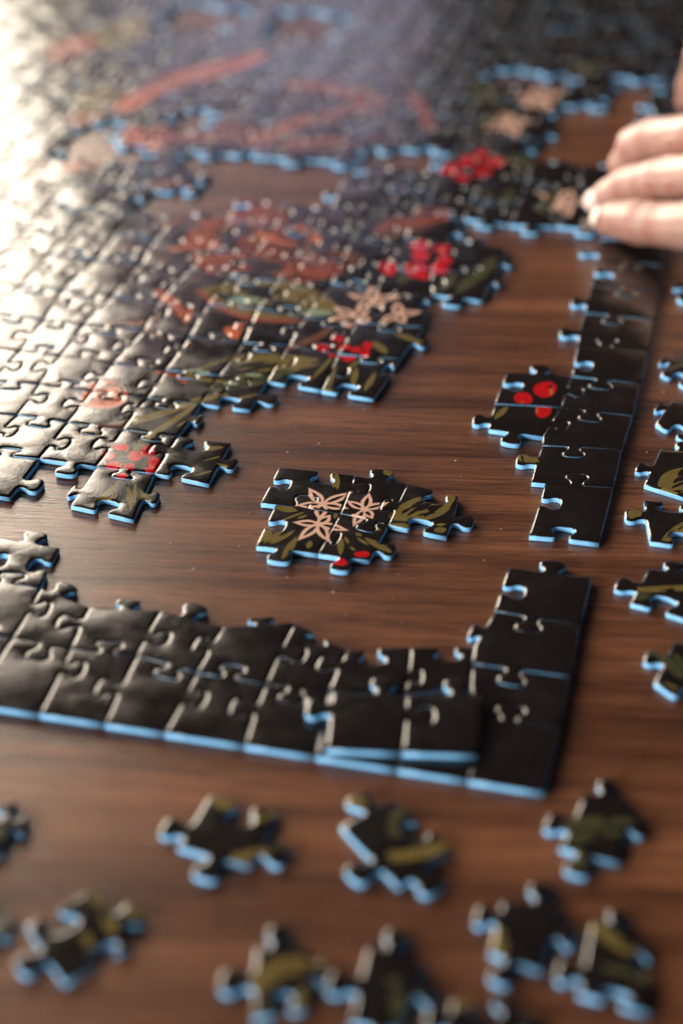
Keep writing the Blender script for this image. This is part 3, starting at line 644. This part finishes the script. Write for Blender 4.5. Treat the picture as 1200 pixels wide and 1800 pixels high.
def print_for(k, P, quad):
    """olive leaf marks on a loose piece"""
    rg = random.Random(100+k); out = []; keep = len(MOTIFS); c = P.mean(0)
    def loc(u, v): return quad[0]*(1-u)*(1-v)+quad[1]*u*(1-v)+quad[2]*u*v+quad[3]*(1-u)*v
    S_ = {0: [('olive', [(372, 1402), (395, 1412), (404, 1424)], 5), ('olive', [(425, 1440), (455, 1432), (492, 1436)], 6), ('olive', [(412, 1508), (440, 1502), (475, 1500)], 4), ('moss', [(470, 1462), (490, 1472), (500, 1490)], 3)],
          1: [('olive', [(684, 1508), (740, 1496), (806, 1482)], 5.5), ('olive', [(700, 1504), (760, 1506), (800, 1492)], 2), ('olive', [(606, 1410), (625, 1412), (640, 1400)], 5), ('moss', [(695, 1470), (698, 1440), (704, 1410)], 3)],
          2: [('moss', [(990, 1455), (1050, 1440), (1110, 1446)], 5), ('moss', [(1000, 1478), (1050, 1462), (1100, 1462)], 3), ('moss', [(1008, 1530), (1018, 1512), (1022, 1494)], 4)],
          3: [('olive', [(170, 1565), (185, 1600), (200, 1640)], 4), ('olive', [(150, 1640), (160, 1655), (165, 1672)], 3), ('red', [(40, 1630), (52, 1622), (60, 1615)], 2.5), ('olive', [(222, 1600), (235, 1605), (246, 1602)], 4)],
          4: [('moss', [(-30, 1470), (0, 1462), (30, 1470)], 4)], 5: [('moss', [(-40, 1630), (-10, 1625), (25, 1640)], 4)],
          6: [('olive', [(440, 1740), (470, 1700), (520, 1686), (570, 1700)], 4.5), ('olive', [(455, 1745), (490, 1712), (540, 1706)], 2), ('moss', [(450, 1785), (470, 1760), (480, 1745)], 3), ('olive', [(525, 1775), (535, 1750), (540, 1735)], 3)],
          7: [('moss', [(690, 1720), (700, 1750), (710, 1790)], 4), ('moss', [(715, 1640), (725, 1650), (735, 1660)], 3)], 8: [('olive', [(800, 1768), (825, 1760), (850, 1764)], 4)],
          9: [('olive', [(872, 1672), (880, 1655), (880, 1635)], 3), ('moss', [(980, 1575), (990, 1590), (1000, 1605)], 3)], 10: [('olive', [(1045, 1622), (1075, 1650), (1120, 1676)], 4), ('moss', [(1060, 1700), (1100, 1710), (1140, 1720)], 3)],
          11: [('olive', [(1120, 1036), (1160, 1036), (1220, 1030)], 3), ('moss', [(1115, 1050), (1135, 1046), (1150, 1048)], 3)], 12: [('moss', [(1140, 1146), (1165, 1150), (1200, 1190)], 3), ('moss', [(1185, 1150), (1210, 1180), (1250, 1220)], 3), ('olive', [(1165, 1200), (1200, 1215), (1230, 1240)], 1.5)],
          15: [('moss', [(1180, 706), (1210, 704), (1240, 712)], 1.6)], 16: [('moss', [(1175, 650), (1195, 640), (1210, 642)], 3)], 17: [('moss', [(1200, 515), (1220, 512), (1235, 516)], 3)]}
    if k == 13:
        p = loc(.35, -.1), loc(1.0, .75)
        leaf('olive', p[0], p[1], 13, 7, seed=31, px=False); lens('olive', loc(.0, .9), loc(.6, 1.02), .8, px=False); lens('olive', loc(-.25, .55), loc(.05, .78), 1.2, px=False)
    elif k == 14:
        lens('olive', loc(.2, -.05), loc(.9, .75), 4.5, px=False); lens('black', loc(.3, .1), loc(.7, .5), .8, px=False); lens('olive', loc(-.32, .45), loc(-.12, .75), 4.5, px=False); lens('olive', loc(.55, .2), loc(.9, .5), 3, px=False)
    for m, pts, w in S_.get(k, []): brush(m, pts, w*0.68) if w > 2.4 else stroke(m, pts, w*0.8)
    out = MOTIFS[keep:]; del MOTIFS[keep:]
    return out
for k, (label, q, tabs) in enumerate(LOOSE):
    sh = Sheet(200+k)
    for a, p in zip('abcd', q): sh.n[a] = at(*p)
    for (a, b), t in zip(('ab', 'bc', 'cd', 'da'), tabs): sh.cut(a, b, t)
    P = sh.outline(list('abcd')); c = P.mean(0)
    core, face = piece_meshes(P, print_for(k, P, [at(*p) for p in q]), c, soft=1.0)
    root = thing('puzzle_piece', label, 'puzzle piece', (c[0]*MM, c[1]*MM, 0.00003), 'loose puzzle pieces')
    link(bpy.data.objects.new('cardboard', core), root); link(bpy.data.objects.new('printed_face', face), root)

# ------------------------------------------------------------------ dust on the table
def dust():
    m, nt, b = new_mat('pale_paper_dust'); b.inputs['Base Color'].default_value = (0.55, 0.45, 0.38, 1); b.inputs['Roughness'].default_value = 0.9
    rg = random.Random(5); bm = bmesh.new()
    spots = [(505, 795), (585, 1041), (607, 1080), (800, 810), (420, 960), (700, 1010), (880, 930), (1165, 690), (690, 880), (1110, 757), (810, 838), (1136, 795), (640, 720), (505, 1015), (850, 985), (300, 955), (560, 780), (340, 1000)]
    spots += [(rg.uniform(150, 1060), rg.uniform(690, 1130)) for _ in range(60)]+[(rg.uniform(20, 1180), rg.uniform(1420, 1780)) for _ in range(14)]
    for k, (x, y) in enumerate(spots):
        p = at(x, y, 0); r = rg.uniform(0.12, 0.26) if k < 18 else rg.uniform(0.05, 0.13)
        g = bmesh.ops.create_icosphere(bm, subdivisions=1, radius=r*MM)
        for v in g['verts']:
            v.co.x *= rg.uniform(.7, 1.9); v.co.y *= rg.uniform(.6, 1.2); v.co.z *= .6
            v.co += Vector((p[0]*MM, p[1]*MM, r*.5*MM))
    me = bpy.data.meshes.new('paper_dust'); bm.to_mesh(me); bm.free(); me.materials.append(m)
    o = link(bpy.data.objects.new('paper_dust', me)); o['kind'] = 'stuff'; o['label'] = 'pale specks of paper dust scattered on the bare wood'; o['category'] = 'dust'
dust()

# ------------------------------------------------------------------ the hand
def skin_mat():
    m, nt, b = new_mat('skin'); L = nt.links
    tc = nd(nt, 'ShaderNodeTexCoord')
    n = nd(nt, 'ShaderNodeTexNoise', Scale=60.0, Detail=3.0); L.new(tc.outputs['Object'], n.inputs['Vector'])
    r = nd(nt, 'ShaderNodeValToRGB'); L.new(n.outputs[0], r.inputs[0])
    r.color_ramp.elements[0].position = 0.35; r.color_ramp.elements[0].color = (0.235, 0.122, 0.094, 1)
    r.color_ramp.elements[1].position = 0.65; r.color_ramp.elements[1].color = (0.315, 0.190, 0.150, 1)
    fl = nd(nt, 'ShaderNodeAttribute', attribute_name='flush'); mxx = nd(nt, 'ShaderNodeMix', data_type='RGBA')
    L.new(fl.outputs['Fac'], mxx.inputs[0]); L.new(r.outputs[0], mxx.inputs[6]); mxx.inputs[7].default_value = (0.235, 0.075, 0.052, 1)
    L.new(mxx.outputs[2], b.inputs['Base Color'])
    b.inputs['Roughness'].default_value = 0.45
    b.inputs['Subsurface Weight'].default_value = 0.35; b.inputs['Subsurface Radius'].default_value = (0.006, 0.0022, 0.0014); b.inputs['Subsurface Scale'].default_value = 1.0
    n2 = nd(nt, 'ShaderNodeTexNoise', Scale=900.0, Detail=2.0); L.new(tc.outputs['Object'], n2.inputs['Vector'])
    bp = nd(nt, 'ShaderNodeBump', Strength=0.2, Distance=0.0004); L.new(n2.outputs[0], bp.inputs['Height']); L.new(bp.outputs[0], b.inputs['Normal'])
    return m
def P3(px, py, z): q = at(px, py, z); return Vector((q[0], q[1], z))*MM
def make_hand():
    chains = {   # joints: pixel, height (mm), radius (mm)
     'thumb': [(1066, 386, 9, 6.6), (1088, 387, 11, 8.2), (1128, 391, 14, 9.3), (1165, 394, 17, 9.0), (1200, 397, 20, 10.2), (1290, 395, 28, 12), (1400, 360, 36, 15)],
     'index': [(1052, 352, 8, 5.4), (1072, 342, 12, 7.2), (1108, 326, 19, 8.4), (1136, 319, 24, 7.9), (1165, 314, 28, 8.8), (1240, 306, 38, 9.4), (1340, 290, 48, 11), (1450, 270, 52, 13)],
     'middle': [(1098, 318, 8, 6.0), (1100, 290, 17, 7.6), (1118, 257, 28, 8.6), (1150, 244, 34, 9.0), (1230, 238, 44, 9.6), (1340, 240, 54, 11), (1450, 235, 56, 13)],
     'ring': [(1212, 176, 8, 7.0), (1220, 150, 16, 8.2), (1236, 100, 32, 8.6), (1262, 82, 42, 9.0), (1340, 130, 56, 10), (1450, 190, 56, 13)],
     'little': [(1330, 120, 7, 6.2), (1340, 95, 18, 7.2), (1360, 70, 30, 7.6), (1400, 90, 42, 8.4), (1470, 150, 50, 11)],
     'palm': [(1450, 300, 42, 17), (1480, 230, 48, 18), (1600, 250, 56, 22), (1720, 250, 62, 24), (1900, 240, 70, 27), (2300, 210, 95, 34)],
     'palm_side': [(1400, 360, 34, 14), (1560, 300, 48, 20)],
     'back': [(1340, 290, 46, 12), (1450, 270, 50, 15), (1340, 240, 52, 12), (1450, 235, 54, 15), (1600, 250, 58, 20)],
     'back_outer': [(1450, 190, 54, 14), (1600, 250, 56, 20)]}
    bm = bmesh.new()
    for ch in chains.values():
        for (x0, y0, z0, r0), (x1, y1, z1, r1) in zip(ch, ch[1:]):
            a, b = P3(x0, y0, z0), P3(x1, y1, z1); L = (b-a).length; n = max(2, int(L/0.0022))
            for k in range(n+1):
                t = k/n; r = (r0+(r1-r0)*t)*MM
                bmesh.ops.create_icosphere(bm, subdivisions=2, radius=r, matrix=Matrix.Translation(a.lerp(b, t)))
    me = bpy.data.meshes.new('person'); bm.to_mesh(me); bm.free()
    tmp = bpy.data.objects.new('person', me); S.collection.objects.link(tmp)
    md = tmp.modifiers.new('r', 'REMESH'); md.mode = 'VOXEL'; md.voxel_size = 0.0008
    sm = tmp.modifiers.new('s', 'SMOOTH'); sm.iterations = 6; sm.factor = 0.5
    dg = bpy.context.evaluated_depsgraph_get()
    me2 = bpy.data.meshes.new_from_object(tmp.evaluated_get(dg)); bpy.data.objects.remove(tmp)
    me2.materials.clear(); me2.materials.append(skin_mat()); me2.polygons.foreach_set('use_smooth', [True]*len(me2.polygons))
    # creases, knuckles and redder skin at the joints
    nv = len(me2.vertices); co = np.empty(nv*3); me2.vertices.foreach_get('co', co); co = co.reshape(-1, 3)
    nr = np.empty(nv*3); me2.vertices.foreach_get('normal', nr); nr = nr.reshape(-1, 3); flush = np.zeros(nv); disp = np.zeros(nv)
    for nm_, js in (('thumb', (2, 3)), ('index', (2, 3, 4)), ('middle', (1, 2, 3, 4)), ('ring', (1, 2, 3)), ('little', (1, 2))):
        ch = chains[nm_]
        for j in js:
            p = np.array(P3(*ch[j][:3])); ax = np.array(P3(*ch[j+1][:3]))-np.array(P3(*ch[j-1][:3])); ax /= np.linalg.norm(ax)
            d = co-p; al = d@ax/MM; rad = np.linalg.norm(d, axis=1)/MM; near = rad < ch[j][3]*1.9
            for off, dep in ((-2.6, .25), (-0.8, .48), (1.0, .42), (2.9, .2)):
                disp -= near*dep*np.exp(-((al-off-0.3*np.sin(rad*1.3))/0.5)**2)
            disp += near*0.7*np.exp(-(al/4.0)**2)
            flush = np.maximum(flush, near*0.5*np.exp(-(al/3.6)**2))
        p = np.array(P3(*ch[0][:3])); flush = np.maximum(flush, 0.5*np.exp(-(np.linalg.norm(co-p, axis=1)/MM/9.0)**2))
    co = co+nr*(disp*MM)[:, None]; me2.vertices.foreach_set('co', co.ravel())
    at_ = me2.attributes.new('flush', 'FLOAT', 'POINT'); at_.data.foreach_set('value', flush)
    org = P3(1450, 260, 0); me2.transform(Matrix.Translation(-org))
    o = link(bpy.data.objects.new('person', me2)); o.location = org
    o['label'] = 'bare hand with short nails, thumb and fingertips pinched on the puzzle at the right'; o['category'] = 'hand'
    m, nt, b = new_mat('fingernail'); b.inputs['Base Color'].default_value = (0.56, 0.43, 0.38, 1); b.inputs['Roughness'].default_value = 0.25
    camp = Vector((0, 0, CAM_H*MM))
    for (tip, joint, r, lift) in [((1066, 386, 9), (1128, 391, 14), 6.4, 0.55), ((1052, 352, 8), (1108, 326, 19), 5.4, 0.35)]:
        a, j = P3(*tip), P3(*joint); ax = (a-j).normalized(); v = (camp-a).normalized()
        up = (v-ax*v.dot(ax)).normalized(); nrm = (up*0.75+ax*lift+Vector((0, 0, 0.25))).normalized()
        tg = (ax-nrm*ax.dot(nrm)).normalized(); sd = nrm.cross(tg)
        bm = bmesh.new(); bmesh.ops.create_uvsphere(bm, u_segments=20, v_segments=12, radius=1.0)
        for w in bm.verts:
            c = w.co.copy(); c = Vector((c.x*5.0, c.y*4.4, c.z*1.0)); c.z -= 0.045*c.y*c.y
            w.co = (tg*c.x+sd*c.y+nrm*c.z)*MM
        nm = bpy.data.meshes.new('fingernail'); bm.to_mesh(nm); bm.free(); nm.materials.append(m); nm.polygons.foreach_set('use_smooth', [True]*len(nm.polygons))
        f = link(bpy.data.objects.new('fingernail', nm), o); f.location = a+nrm*(r-0.5)*MM-ax*0.0004-org
make_hand()

# ------------------------------------------------------------------ render settings
S.render.engine = 'CYCLES'
S.cycles.max_bounces = 6; S.cycles.use_denoising = True
